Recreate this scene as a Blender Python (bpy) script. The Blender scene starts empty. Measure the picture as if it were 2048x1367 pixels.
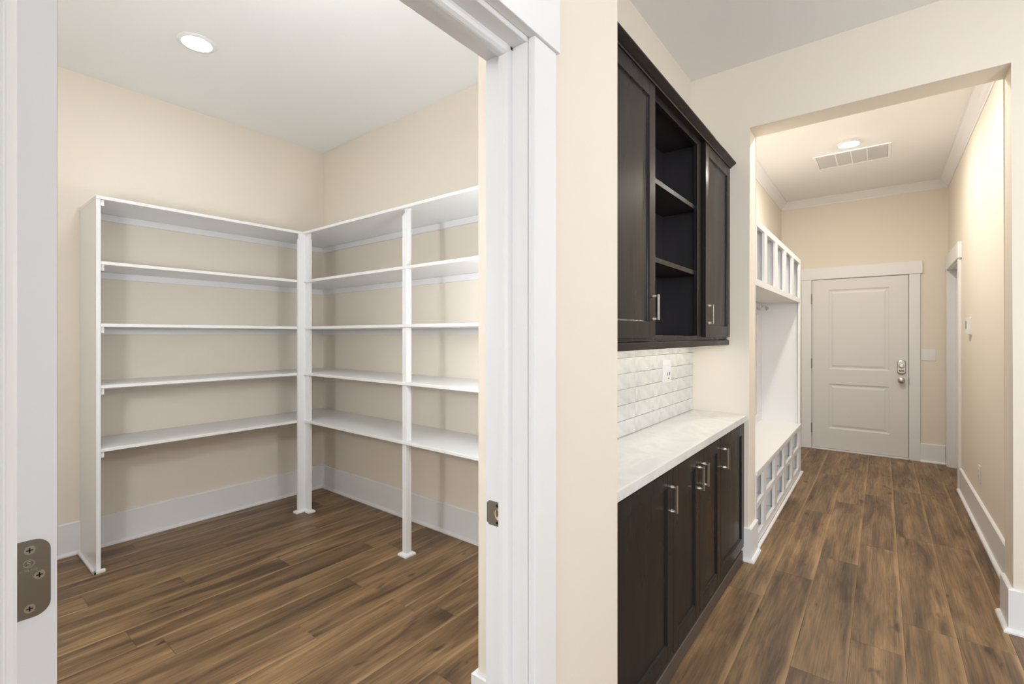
import bpy, bmesh, math, random
from mathutils import Vector, Matrix

random.seed(7)
SC = bpy.context.scene
COL = SC.collection
H = 2.92                                  # ceiling height

# ---------------------------------------------------------------- camera
cam_d = bpy.data.cameras.new('camera')
cam = bpy.data.objects.new('camera', cam_d)
COL.objects.link(cam)
cam.location = (0, 0, 1.32)
cam.rotation_euler = (math.radians(90), 0, math.radians(38.167))
cam_d.sensor_fit = 'HORIZONTAL'
cam_d.sensor_width = 36.0
cam_d.lens = 940.4 / 2048 * 36
cam_d.shift_y = -(683.5 - 670.8) / 2048
cam_d.clip_start = 0.02
SC.camera = cam

# ---------------------------------------------------------------- world, exposure
SC.view_settings.view_transform = 'Standard'
SC.view_settings.look = 'None'
SC.view_settings.exposure = 0.0
SC.view_settings.gamma = 1.0
SC.view_settings.use_curve_mapping = False
W = bpy.data.worlds.new('world')
SC.world = W
W.use_nodes = True
W.node_tree.nodes['Background'].inputs[0].default_value = (0.86, 0.92, 1.0, 1)
W.node_tree.nodes['Background'].inputs[1].default_value = 0.7


def area_light(name, loc, rot, sx, sy, power, color):
    d = bpy.data.lights.new(name, 'AREA')
    d.shape = 'RECTANGLE'
    d.size, d.size_y = sx, sy
    d.energy = power
    d.color = color
    o = bpy.data.objects.new(name, d)
    COL.objects.link(o)
    o.location = loc
    o.rotation_euler = rot
    return o


# area lights standing in for daylight at added, unseen hall windows (right wall and the wall behind the camera)
area_light('added_right_window_light', (4.98, -0.5, 1.6), (0, math.radians(90), 0), 2.5, 5.6, 20, (0.93, 0.965, 1.0))
area_light('added_rear_window_light', (2.3, -4.18, 1.6), (math.radians(90), 0, 0), 4.0, 2.5, 135, (0.95, 0.985, 1.0))
PANTRY_L, MUD_L, ADDED_HALL_L, CAB_L, ADDED_GLOBE_P, ADDED_GLOBE_H = 88.0, 345.0, 100.0, 7.0, 16.5, 54.0  # hall and globe levels feed lamps added out of view
ADDED_SCONCE_P = 104.0  # level of the added, unseen pantry wall lamps


# ---------------------------------------------------------------- materials
def lin(c):
    c = c / 255.0
    return c / 12.92 if c <= 0.04045 else ((c + 0.055) / 1.055) ** 2.4


def rgb(r, g, b):
    return (lin(r), lin(g), lin(b), 1)


def new_mat(name, col, rough=0.5, metal=0.0, spec=0.5):
    m = bpy.data.materials.new(name)
    m.use_nodes = True
    p = m.node_tree.nodes['Principled BSDF']
    p.inputs['Base Color'].default_value = col
    p.inputs['Roughness'].default_value = rough
    p.inputs['Metallic'].default_value = metal
    p.inputs['Specular IOR Level'].default_value = spec
    return m


class G:
    """tiny node-graph helper"""
    def __init__(s, m):
        s.nt = m.node_tree
        s.p = s.nt.nodes['Principled BSDF']

    def n(s, t, **kw):
        nd = s.nt.nodes.new(t)
        for k, v in kw.items():
            setattr(nd, k, v)
        return nd

    def l(s, a, b):
        s.nt.links.new(a, b)

    def noise(s, vec, scale, detail=2.0, rough=0.5, dist=0.0):
        nd = s.n('ShaderNodeTexNoise')
        nd.inputs['Scale'].default_value = scale
        nd.inputs['Detail'].default_value = detail
        nd.inputs['Roughness'].default_value = rough
        nd.inputs['Distortion'].default_value = dist
        if vec is not None:
            s.l(vec, nd.inputs['Vector'])
        return nd.outputs[0]

    def mapping(s, vec, scale=(1, 1, 1), loc=(0, 0, 0)):
        nd = s.n('ShaderNodeMapping')
        nd.inputs['Scale'].default_value = scale
        nd.inputs['Location'].default_value = loc
        s.l(vec, nd.inputs['Vector'])
        return nd.outputs[0]

    def ramp(s, fac, stops):
        nd = s.n('ShaderNodeValToRGB')
        e = nd.color_ramp.elements
        while len(e) > 1:
            e.remove(e[-1])
        e[0].position, e[0].color = stops[0]
        for p, c in stops[1:]:
            x = e.new(p)
            x.color = c
        s.l(fac, nd.inputs[0])
        return nd.outputs[0]

    def mix(s, fac, a, b, mode='MIX'):
        nd = s.n('ShaderNodeMix', data_type='RGBA', blend_type=mode)
        for sock, v in ((nd.inputs[0], fac), (nd.inputs[6], a), (nd.inputs[7], b)):
            if isinstance(v, (int, float)):
                sock.default_value = v
            elif isinstance(v, tuple):
                sock.default_value = v
            else:
                s.l(v, sock)
        return nd.outputs[2]

    def math(s, op, a, b=0.0, c=0.0):
        nd = s.n('ShaderNodeMath', operation=op)
        for i, v in enumerate((a, b, c)):
            if isinstance(v, (int, float)):
                nd.inputs[i].default_value = v
            else:
                s.l(v, nd.inputs[i])
        return nd.outputs[0]

    def bump(s, h, strength=0.1, dist=0.01):
        nd = s.n('ShaderNodeBump')
        nd.inputs['Strength'].default_value = strength
        nd.inputs['Distance'].default_value = dist
        s.l(h, nd.inputs['Height'])
        s.l(nd.outputs[0], s.p.inputs['Normal'])


def paint(name, col, rough, bump=0.03, scale=180):
    m = new_mat(name, col, rough, spec=0.35)
    g = G(m)
    tc = g.n('ShaderNodeTexCoord').outputs['Object']
    g.bump(g.noise(tc, scale, 3), bump, 0.002)
    return m


M_WALL = paint('wall_paint', rgb(239, 230, 216), 0.7)
M_CEIL = paint('ceiling_paint', rgb(247, 247, 246), 0.85)
M_TRIM = paint('white_trim_paint', rgb(241, 241, 242), 0.32, 0.012, 60)
M_DOORP = paint('door_paint', rgb(233, 232, 230), 0.38, 0.012, 60)
M_PLAST = new_mat('white_plastic', rgb(240, 240, 240), 0.3)
M_DARK = new_mat('dark_gap', rgb(30, 28, 26), 0.8)
M_GREYP = new_mat('grey_plastic', rgb(150, 150, 148), 0.35)
M_BRASS = new_mat('pale_wood_hole', rgb(214, 196, 160), 0.6)


def metal(name, col, rough):
    m = new_mat(name, col, rough, 1.0)
    g = G(m)
    tc = g.n('ShaderNodeTexCoord').outputs['Object']
    f = g.noise(g.mapping(tc, (30, 30, 400)), 4, 2)
    rr = g.n('ShaderNodeMapRange')
    rr.inputs[3].default_value = rough - 0.06
    rr.inputs[4].default_value = rough + 0.08
    g.l(f, rr.inputs[0])
    g.l(rr.outputs[0], g.p.inputs['Roughness'])
    return m


M_NICKEL = metal('satin_nickel', rgb(205, 200, 190), 0.3)
M_HINGE = metal('satin_nickel_hinge', rgb(150, 143, 132), 0.34)
M_STEEL = metal('bright_nickel', rgb(214, 210, 202), 0.22)


def espresso():
    m = new_mat('espresso_wood', rgb(50, 43, 40), 0.3, spec=0.2)
    g = G(m)
    tc = g.n('ShaderNodeTexCoord').outputs['Object']
    f = g.noise(g.mapping(tc, (30, 30, 2.2)), 3.0, 5, 0.6, 0.4)
    g.l(g.ramp(f, [(0.3, rgb(33, 29, 28)), (0.55, rgb(39, 35, 34)), (0.75, rgb(47, 42, 41))]), g.p.inputs['Base Color'])
    f2 = g.noise(g.mapping(tc, (3, 3, 0.6)), 3.0, 2)
    g.l(g.ramp(f2, [(0.3, (0.24, 0.24, 0.24, 1)), (0.7, (0.36, 0.36, 0.36, 1))]), g.p.inputs['Roughness'])
    return m


M_ESP = espresso()
M_ESPIN = new_mat('espresso_interior', rgb(50, 47, 50), 0.45)


def plank_mat():
    m = new_mat('oak_plank', rgb(120, 92, 66), 0.42)
    g = G(m)
    oc = g.n('ShaderNodeTexCoord').outputs['Object']
    rnd = g.n('ShaderNodeObjectInfo').outputs['Random']
    off = g.n('ShaderNodeCombineXYZ')
    g.l(g.math('MULTIPLY', rnd, 57.0), off.inputs[0])
    g.l(g.math('MULTIPLY', rnd, 311.0), off.inputs[1])
    g.l(g.math('MULTIPLY', rnd, 23.0), off.inputs[2])
    add = g.n('ShaderNodeVectorMath', operation='ADD')
    g.l(oc, add.inputs[0])
    g.l(off.outputs[0], add.inputs[1])
    v = add.outputs[0]
    # broad board tone, running with the grain
    a = g.noise(g.mapping(v, (10, 1.25, 1)), 1.0, 4, 0.6, 0.9)
    base = g.ramp(a, [(0.30, rgb(88, 68, 51)), (0.43, rgb(126, 99, 70)), (0.55, rgb(152, 121, 85)), (0.74, rgb(184, 149, 106))])
    # smoky blotches
    b = g.noise(g.mapping(v, (13, 2.4, 1)), 1.0, 4, 0.6, 0.8)
    bl = g.ramp(b, [(0.54, (0, 0, 0, 1)), (0.72, (1, 1, 1, 1))])
    base = g.mix(g.math('MULTIPLY', bl, 0.55), base, rgb(84, 63, 46))
    # knots
    k = g.noise(g.mapping(v, (16, 6.5, 1)), 1.0, 1.5, 0.5, 0.3)
    kn = g.ramp(k, [(0.69, (0, 0, 0, 1)), (0.76, (1, 1, 1, 1))])
    base = g.mix(g.math('MULTIPLY', kn, 0.75), base, rgb(50, 38, 31))
    # fine grain lines
    c = g.noise(g.mapping(v, (150, 4.5, 1)), 1.0, 3, 0.65, 0.5)
    gr = g.ramp(c, [(0.35, rgb(165, 165, 165)), (0.6, rgb(255, 255, 255))])
    base = g.mix(0.4, base, gr, 'MULTIPLY')
    # pale worn band beside one long edge
    sx = g.n('ShaderNodeSeparateXYZ')
    g.l(oc, sx.inputs[0])
    wob = g.noise(g.mapping(v, (1, 2.2, 1)), 1.0, 2)
    edge = g.math('ADD', sx.outputs[0], g.math('MULTIPLY', wob, 0.035))
    band = g.n('ShaderNodeMapRange', interpolation_type='SMOOTHSTEP')
    band.inputs[1].default_value = 0.088
    band.inputs[2].default_value = 0.106
    g.l(edge, band.inputs[0])
    base = g.mix(g.math('MULTIPLY', band.outputs[0], 0.45), base, rgb(200, 165, 120))
    # narrow streaks and dark flecks along the grain
    st = g.noise(g.mapping(v, (46, 1.6, 1)), 1.0, 3, 0.6, 0.5)
    base = g.mix(0.55, base, g.ramp(st, [(0.34, rgb(160, 155, 152)), (0.5, rgb(228, 226, 224)), (0.66, rgb(255, 255, 255))]), 'MULTIPLY')
    fl = g.noise(g.mapping(v, (60, 9, 1)), 1.0, 2, 0.5, 0.2)
    base = g.mix(g.math('MULTIPLY', g.ramp(fl, [(0.70, (0, 0, 0, 1)), (0.78, (1, 1, 1, 1))]), 0.55), base, rgb(58, 45, 36))
    # plank to plank tone
    tone = g.n('ShaderNodeMapRange')
    tone.inputs[3].default_value = 0.80
    tone.inputs[4].default_value = 1.12
    g.l(g.math('FRACT', g.math('MULTIPLY', rnd, 7.31)), tone.inputs[0])
    cc = g.n('ShaderNodeCombineColor')
    for i in range(3):
        g.l(tone.outputs[0], cc.inputs[i])
    base = g.mix(1.0, base, cc.outputs[0], 'MULTIPLY')
    g.l(base, g.p.inputs['Base Color'])
    g.l(g.ramp(c, [(0.3, (0.5, 0.5, 0.5, 1)), (0.7, (0.38, 0.38, 0.38, 1))]), g.p.inputs['Roughness'])
    g.bump(c, 0.06, 0.002)
    return m


M_PLANK = plank_mat()


def quartz():
    m = new_mat('white_quartz', rgb(232, 231, 228), 0.16)
    g = G(m)
    tc = g.n('ShaderNodeTexCoord').outputs['Object']
    f = g.noise(tc, 3.0, 6, 0.6, 1.6)
    g.l(g.ramp(f, [(0.35, rgb(224, 223, 220)), (0.5, rgb(236, 235, 232)), (0.62, rgb(228, 226, 222)), (0.7, rgb(238, 237, 235))]), g.p.inputs['Base Color'])
    return m


M_QUARTZ = quartz()


def tile_mat():
    m = new_mat('handmade_white_tile', rgb(226, 225, 220), 0.14)
    g = G(m)
    tc = g.n('ShaderNodeTexCoord').outputs['Object']
    rnd = g.n('ShaderNodeObjectInfo').outputs['Random']
    f = g.noise(tc, 14, 2, 0.5, 0.5)
    base = g.ramp(f, [(0.3, rgb(214, 214, 211)), (0.55, rgb(228, 227, 222)), (0.8, rgb(236, 234, 229))])
    base = g.mix(g.math('MULTIPLY', rnd, 0.3), base, rgb(206, 207, 206))
    g.l(base, g.p.inputs['Base Color'])
    g.bump(g.noise(tc, 16, 1), 0.05, 0.003)
    return m


M_TILE = tile_mat()
M_GROUT = paint('pale_grout', rgb(226, 222, 212), 0.9, 0.1, 400)


def emit(name, col, s):
    m = new_mat(name, (1, 1, 1, 1), 0.5)
    p = m.node_tree.nodes['Principled BSDF']
    p.inputs['Emission Color'].default_value = col
    p.inputs['Emission Strength'].default_value = s
    return m


M_LP = emit('pantry_lamp_glow', (0.94, 0.97, 1.0, 1), PANTRY_L)
M_LM = emit('mudroom_lamp_glow', (1.0, 0.945, 0.865, 1), MUD_L)
M_LH = emit('added_hall_lamp_glow', (0.93, 0.965, 1.0, 1), ADDED_HALL_L)
M_GP = emit('added_pantry_globe_glow', (0.88, 0.94, 1.0, 1), ADDED_GLOBE_P)
M_SP = emit('added_wall_lamp_glow', (0.91, 0.955, 1.0, 1), ADDED_SCONCE_P)
M_GH = emit('added_hall_globe_glow', (0.93, 0.965, 1.0, 1), ADDED_GLOBE_H)
M_LC = emit('cabinet_lamp_glow', (1.0, 0.94, 0.84, 1), CAB_L)


# ---------------------------------------------------------------- mesh helpers
ORIGIN = {}


class B:
    """collects solids (world coordinates) for ONE mesh object"""
    def __init__(s):
        s.bm = bmesh.new()

    def box(s, x0, x1, y0, y1, z0, z1, bev=0.0, seg=1):
        m = Matrix.Translation(((x0 + x1) / 2, (y0 + y1) / 2, (z0 + z1) / 2)) @ Matrix.Diagonal((abs(x1 - x0), abs(y1 - y0), abs(z1 - z0), 1))
        r = bmesh.ops.create_cube(s.bm, size=1.0, matrix=m)
        if bev:
            es = list({e for v in r['verts'] for e in v.link_edges})
            bmesh.ops.bevel(s.bm, geom=es, offset=bev, segments=seg, affect='EDGES', profile=0.5)
        return s

    def cone(s, p0, p1, r0, r1, n=24, caps=True):
        p0, p1 = Vector(p0), Vector(p1)
        d = p1 - p0
        m = Matrix.Translation((p0 + p1) / 2) @ d.to_track_quat('Z', 'Y').to_matrix().to_4x4()
        bmesh.ops.create_cone(s.bm, cap_ends=caps, segments=n, radius1=r0, radius2=r1, depth=d.length, matrix=m)
        return s

    def lathe(s, c, axis, prof, n=32):
        """profile of (radius, height along axis) turned round axis at c"""
        q = Vector(axis).to_track_quat('Z', 'Y').to_matrix()
        rings = []
        for r, h in prof:
            if r < 1e-6:
                rings.append([s.bm.verts.new(Vector(c) + q @ Vector((0, 0, h)))])
            else:
                rings.append([s.bm.verts.new(Vector(c) + q @ Vector((r * math.cos(2 * math.pi * i / n), r * math.sin(2 * math.pi * i / n), h))) for i in range(n)])
        for a, b in zip(rings, rings[1:]):
            for i in range(n):
                j = (i + 1) % n
                if len(a) == 1 and len(b) == 1:
                    continue
                if len(a) == 1:
                    s.bm.faces.new((a[0], b[j], b[i]))
                elif len(b) == 1:
                    s.bm.faces.new((a[i], a[j], b[0]))
                else:
                    s.bm.faces.new((a[i], a[j], b[j], b[i]))
        return s

    def prism(s, pts, ext):
        """closed polygon (3D points) pushed along ext"""
        ext = Vector(ext)
        a = [s.bm.verts.new(p) for p in pts]
        b = [s.bm.verts.new(Vector(p) + ext) for p in pts]
        n = len(a)
        s.bm.faces.new(a[::-1])
        s.bm.faces.new(b)
        for i in range(n):
            j = (i + 1) % n
            s.bm.faces.new((a[i], a[j], b[j], b[i]))
        return s

    def rings(s, loops, cap=True):
        """skin a list of equal-length closed loops"""
        vs = [[s.bm.verts.new(p) for p in L] for L in loops]
        n = len(vs[0])
        for a, b in zip(vs, vs[1:]):
            for i in range(n):
                j = (i + 1) % n
                s.bm.faces.new((a[i], a[j], b[j], b[i]))
        if cap:
            s.bm.faces.new(vs[-1])
        return s

    def make(s, name, mat, parent=None, smooth=False):
        bmesh.ops.recalc_face_normals(s.bm, faces=s.bm.faces)
        off = ORIGIN.get(parent.name, Vector()) if parent else Vector()
        me = bpy.data.meshes.new(name)
        if off.length:
            bmesh.ops.translate(s.bm, vec=-off, verts=s.bm.verts)
        s.bm.to_mesh(me)
        s.bm.free()
        me.materials.append(mat)
        if smooth:
            for p in me.polygons:
                p.use_smooth = True
            try:
                me.set_sharp_from_angle(angle=math.radians(35))
            except Exception:
                pass
        o = bpy.data.objects.new(name, me)
        COL.objects.link(o)
        if parent:
            o.parent = parent
            ORIGIN[o.name] = off
        return o


def box(name, mat, parent, *a, **k):
    return B().box(*a, **k).make(name, mat, parent)


def tag(o, label=None, cat=None, group=None, kind=None):
    if label:
        o['label'] = label
    if cat:
        o['category'] = cat
    if group:
        o['group'] = group
    if kind:
        o['kind'] = kind
    return o


def thing(name, loc, label, cat, group=None, kind=None):
    o = bpy.data.objects.new(name, None)
    o.empty_display_size = 0.05
    COL.objects.link(o)
    o.location = loc
    ORIGIN[o.name] = Vector(loc)
    return tag(o, label, cat, group, kind)


def shared(name, me, parent, centre):
    """a piece that shares mesh data with its twins"""
    o = bpy.data.objects.new(name, me)
    COL.objects.link(o)
    off = ORIGIN.get(parent.name, Vector())
    o.parent = parent
    o.location = Vector(centre) - off
    ORIGIN[o.name] = Vector(centre)
    return o


def mesh_of(b, name, mat, smooth=False):
    bmesh.ops.recalc_face_normals(b.bm, faces=b.bm.faces)
    me = bpy.data.meshes.new(name)
    b.bm.to_mesh(me)
    b.bm.free()
    me.materials.append(mat)
    if smooth:
        for p in me.polygons:
            p.use_smooth = True
        try:
            me.set_sharp_from_angle(angle=math.radians(35))
        except Exception:
            pass
    return me


def structure(o, label):
    return tag(o, label, None, None, 'structure')


# ---------------------------------------------------------------- dimensions
XW = -0.615            # hall face of the left wall
XP = -0.735            # pantry face of that wall
YJ0, YJ1 = 0.0503, 0.834          # pantry door jamb faces
ZJ = 1.968
YN0, YN1 = 1.2915, 3.031          # niche
XN = -0.944            # niche back
XS, YS = -1.066, 1.171            # pantry side of the niche box
YH0, YH1 = 3.031, 3.205           # header wall
XO0, XO1, ZO = -0.612, 0.46, 2.54
XM0, XM1, YM = -0.960, 0.536, 6.541   # mudroom
XPL, YPB, YPF = -3.85, 2.22, -0.31    # pantry left, back, front
XR, YF = 5.0, -4.2     # rest of the hall

# ---------------------------------------------------------------- floor
floor = box('floor', new_mat('underfloor_wood', rgb(92, 70, 50), 0.6), None, -3.98, XR + 0.12, YF - 0.12, YM + 0.12, -0.12, -0.012)
structure(floor, 'dark brown oak plank floor running through pantry, hall and mudroom')
PW, PA, PL = 0.1825, 0.077, 1.19
known = {-4: 2.66, -3: 3.0, -2: 2.165, -1: 2.52, 0: 2.81, -18: 0.527, -17: 0.90, -14: 0.672, -12: 1.085, -11: 1.482, -21: 0.853}
PM = {}


def plank_mesh(ln):
    k = round(ln, 3)
    if k not in PM:
        PM[k] = mesh_of(B().box(-PW / 2 + .0002, PW / 2 - .0002, -ln / 2 + .0004, ln / 2 - .0004, -0.012, 0.0, 0.0007), 'plank', M_PLANK)
    return PM[k]


def lay(c, ya, yb):
    j = known.get(c, (c * 0.437) % PL)
    y = j - PL * math.ceil((j - ya) / PL)
    while y < yb - 0.02:
        a, b = max(y, ya), min(y + PL, yb)
        if b - a > 0.02:
            shared('plank', plank_mesh(b - a), floor, (PA + PW * (c + 0.5), (a + b) / 2, 0))
        y += PL


for c in range(-22, 20):
    x0 = PA + PW * c
    if c <= -5:
        lay(c, YPF - 0.1, YPB + 0.1)
        if c >= -6:
            lay(c, 3.05, YM + 0.1)
    elif c <= 2:
        lay(c, -0.7, YM + 0.1)
    else:
        lay(c, -0.7, YH0 + 0.1)

# ---------------------------------------------------------------- walls and ceiling
structure(box('ceiling', M_CEIL, None, -3.98, XR + 0.12, YF - 0.12, YM + 0.12, H, H + 0.12), 'flat white painted ceiling over pantry, hall and mudroom')
structure(box('wall_left', M_WALL, None, XPL - 0.12, XPL, YPF - 0.12, YPB + 0.12, 0, H), 'beige pantry wall behind the long run of white shelves')
structure(box('wall_back', M_WALL, None, XPL, XS, YPB, YPB + 0.12, 0, H), 'beige pantry end wall behind the two-bay run of shelves')
structure(box('wall_front', M_WALL, None, XPL, XP, YPF - 0.12, YPF, 0, H), 'beige pantry wall on the hinge side of the doorway')
def flat_wall(name, outline, ext, label, bev=()):
    """wall pushed out of ONE outline so that it has no seams"""
    b = B()
    b.prism(outline, ext)
    if bev:
        es = [ed for ed in b.bm.edges if any(abs(ed.verts[0].co.x - q[0]) < 1e-4 and abs(ed.verts[1].co.x - q[0]) < 1e-4 and
              abs(ed.verts[0].co.y - q[1]) < 1e-4 and abs(ed.verts[1].co.y - q[1]) < 1e-4 for q in bev)]
        bmesh.ops.bevel(b.bm, geom=es, offset=0.005, segments=3, affect='EDGES', profile=0.5)
    return structure(b.make(name, M_WALL), label)


flat_wall('wall_door', [(XP, YF, 0), (XP, YJ0 - 0.02, 0), (XP, YJ0 - 0.02, ZJ + 0.02), (XP, YJ1 + 0.02, ZJ + 0.02), (XP, YJ1 + 0.02, 0), (XP, YN0, 0), (XP, YN0, H), (XP, YF, H)],
          (XW - XP, 0, 0), 'beige hall wall around the pantry doorway', [(XW, YN0)])
structure(box('wall_near', M_WALL, None, XS, XP + 0.001, YS, YN0, 0, H, bev=0.004, seg=2), 'beige return wall between pantry and cabinet niche')
niche = box('wall_niche', M_WALL, None, XS, XN, YN0, YH0, 0, H)
structure(niche, 'beige niche back wall with white tile backsplash')
flat_wall('wall_far', [(XS - 0.1, YH0, 0), (XO0, YH0, 0), (XO0, YH0, ZO), (XO1, YH0, ZO), (XO1, YH0, 0), (XR, YH0, 0), (XR, YH0, H), (XS - 0.1, YH0, H)],
          (0, YH1 - YH0, 0), 'beige hall wall with the wide plain opening to the mudroom', [(XO0, YH0), (XO0, YH1), (XO1, YH0), (XO1, YH1)])
structure(box('wall_locker', M_WALL, None, XM0 - 0.12, XM0, YH1, YM + 0.12, 0, H), 'beige mudroom wall behind the white lockers')
w = B()
w.box(XM0, -0.672, YM, YM + 0.12, 0, H)
w.box(0.248, XM1, YM, YM + 0.12, 0, H)
w.box(-0.672, 0.248, YM, YM + 0.12, 1.992, H)
structure(w.make('wall_end', M_WALL), 'tan mudroom end wall around the white two-panel door')
w = B()
w.box(XM1, XM1 + 0.12, YH1, 5.59, 0, H)
w.box(XM1, XM1 + 0.12, 6.44, YM + 0.12, 0, H)
w.box(XM1, XM1 + 0.12, 5.59, 6.44, 1.995, H)
structure(w.make('wall_right', M_WALL), 'beige mudroom right wall with thermostat and low outlet')
# hall behind and beside the camera, with windows added to let light in
flat_wall('wall_added_window', [(XR, YF, 0), (XR, YH1, 0), (XR, YH1, H), (XR, 2.4, H), (XR, 2.4, 0.3), (XR, -3.4, 0.3), (XR, -3.4, H), (XR, YF, H)],
          (0.12, 0, 0), 'unseen hall wall with a wide tall window added for light')
flat_wall('wall_rear', [(XP, YF, 0), (XR, YF, 0), (XR, YF, H), (4.4, YF, H), (4.4, YF, 0.3), (0.2, YF, 0.3), (0.2, YF, H), (XP, YF, H)],
          (0, -0.12, 0), 'unseen hall wall behind the viewer with a wide tall window added for light')


# ---------------------------------------------------------------- baseboards (board + shoe)
BH, BT, ST = 0.193, 0.016, 0.017


def base_profile(p0, p1, n, bh=BH, m0=0, m1=0):
    """board along p0-p1 (xy) on a wall whose outward normal is n; m0/m1: +1 outside mitre, -1 inside"""
    d = Vector((p1[0] - p0[0], p1[1] - p0[1], 0)).normalized()
    n = Vector((n[0], n[1], 0))

    def solid(prof):
        la = [Vector((p0[0], p0[1], 0)) + n * t - d * t * m0 + Vector((0, 0, z)) for t, z in prof]
        lb = [Vector((p1[0], p1[1], 0)) + n * t + d * t * m1 + Vector((0, 0, z)) for t, z in prof]
        b = B()
        va = [b.bm.verts.new(p) for p in la]
        vb = [b.bm.verts.new(p) for p in lb]
        k = len(va)
        b.bm.faces.new(va)
        b.bm.faces.new(vb[::-1])
        for i in range(k):
            j = (i + 1) % k
            b.bm.faces.new((va[i], vb[i], vb[j], va[j]))
        return b
    board = solid([(0, 0), (BT, 0), (BT, bh - 0.005), (BT - 0.005, bh), (0, bh)])
    s0, s1 = BT, BT + ST
    shoe = solid([(s0 - .001, 0), (s1, 0), (s1, 0.008), (s1 - .004, 0.014), (s0 + 0.004, 0.019), (s0 - .001, 0.02)])
    return board, shoe


def baseboard(name, label, *runs, bh=BH):
    root = thing(name, (runs[0][0][0], runs[0][0][1], 0), label, None, None, 'structure')
    for r in runs:
        a, b = base_profile(*r[:3], bh=bh, m0=r[3] if len(r) > 3 else 0, m1=r[4] if len(r) > 4 else 0)
        a.make('base_board', M_TRIM, root)
        b.make('shoe_moulding', M_TRIM, root)
    return root


baseboard('baseboard_left', 'white baseboard along the long pantry wall', ((XPL, YPF), (XPL, YPB), (1, 0), -1, -1))
baseboard('baseboard_back', 'white baseboard along the pantry end wall', ((XPL, YPB), (XS, YPB), (0, -1), -1, -1))
baseboard('baseboard_near', 'white baseboard wrapping the pantry corner inside the doorway',
          ((XS, YS), (XP, YS), (0, -1), 1, 0), ((XS, YPB), (XS, YS), (-1, 0), -1, 1))
baseboard('baseboard_far', 'white baseboard wrapping the wall end between cabinets and lockers',
          ((XO0 - 0.105, YH0), (XO0, YH0), (0, -1), 0, 1), ((XO0, YH0), (XO0, YH1), (1, 0), 1, 0))
baseboard('baseboard_opening', 'white baseboard wrapping the right side of the mudroom opening',
          ((XO1, YH1), (XO1, YH0), (-1, 0), 0, 1), ((XO1, YH0), (XR, YH0), (0, -1), 1, 0))
baseboard('baseboard_right', 'white baseboard under the thermostat on the mudroom right wall', ((XM1, YH1), (XM1, 5.512), (-1, 0), 0, 0))
baseboard('baseboard_end', 'white baseboard right of the mudroom door', ((0.320, YM), (XM1 - 0.022, YM), (0, -1), 0, 0), )
baseboard('baseboard_corner', 'white baseboard in the corner beyond the lockers', ((XM0, 5.28), (XM0, YM), (1, 0), 0, -1), ((XM0, YM), (-0.749, YM), (0, -1), -1, 0))
baseboard('baseboard_hall', 'white baseboard between pantry doorway and cabinet niche', ((XW, YN0), (XW, 0.929), (1, 0), 0, 0))


# ---------------------------------------------------------------- pantry door frame
frame = thing('trim_1', (XW, 0.44, 0), 'white casing and jamb around the pantry doorway', None, None, 'structure')
box('jamb', M_TRIM, frame, XP, XW, YJ1, YJ1 + 0.019, 0, ZJ, bev=0.0015)
box('jamb', M_TRIM, frame, XP, XW, YJ0 - 0.019, YJ0, 0, ZJ, bev=0.0015)
box('head_jamb', M_TRIM, frame, XP, XW, YJ0 - 0.019, YJ1 + 0.019, ZJ, ZJ + 0.019, bev=0.0015)
sx0, sx1, sd = -0.681, -0.654, 0.0185


def stop_profile(b, axis_pts, n, ext):
    # eased stop: flat with a rounded hall edge
    x0, x1 = sx0, sx1
    prof = [(x0, 0), (x1 + 0.0, 0), (x1, sd * 0.35), (x1 - 0.003, sd * 0.7), (x1 - 0.009, sd * 0.95), (x1 - 0.013, sd), (x0 + 0.001, sd), (x0, sd - 0.001)]
    return prof


def stop(name, place, ext):
    b = B()
    b.prism([place(x, t) for x, t in stop_profile(None, None, None, None)], ext)
    return b.make(name, M_TRIM, frame)


stop('door_stop', lambda x, t: (x, YJ1 - t, 0), (0, 0, ZJ))
stop('door_stop', lambda x, t: (x, YJ0 + t * 0.67, 0), (0, 0, ZJ))
stop('door_stop', lambda x, t: (x, YJ0, ZJ - t), (0, YJ1 - YJ0, 0))
XC = -0.597
box('casing_leg', M_TRIM, frame, XW, XC, 0.841, 0.928, 0, 1.979, bev=0.0025, seg=2)
box('casing_leg', M_TRIM, frame, XW, XC, YJ0 - 0.094, YJ0 - 0.004, 0, 1.979, bev=0.0025, seg=2)
box('head_casing', M_TRIM, frame, XW, -0.591, YJ0 - 0.102, 0.936, 1.979, 2.125, bev=0.002, seg=2)
# strike plate in the latch jamb
sk = B()
z0, z1 = 0.879, 0.935
xa, xb, r = -0.7265, -0.683, 0.006
loop = []
for cx, cz, a0 in ((xa + r, z0 + r, 180), (xb - r, z0 + r, 270), (xb - r, z1 - r, 0), (xa + r, z1 - r, 90)):
    for i in range(5):
        a = math.radians(a0 + 90 * i / 4)
        loop.append((cx + r * math.cos(a), YJ1 - 0.0015, cz + r * math.sin(a)))
sk.prism(loop, (0, 0.0016, 0))
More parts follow.
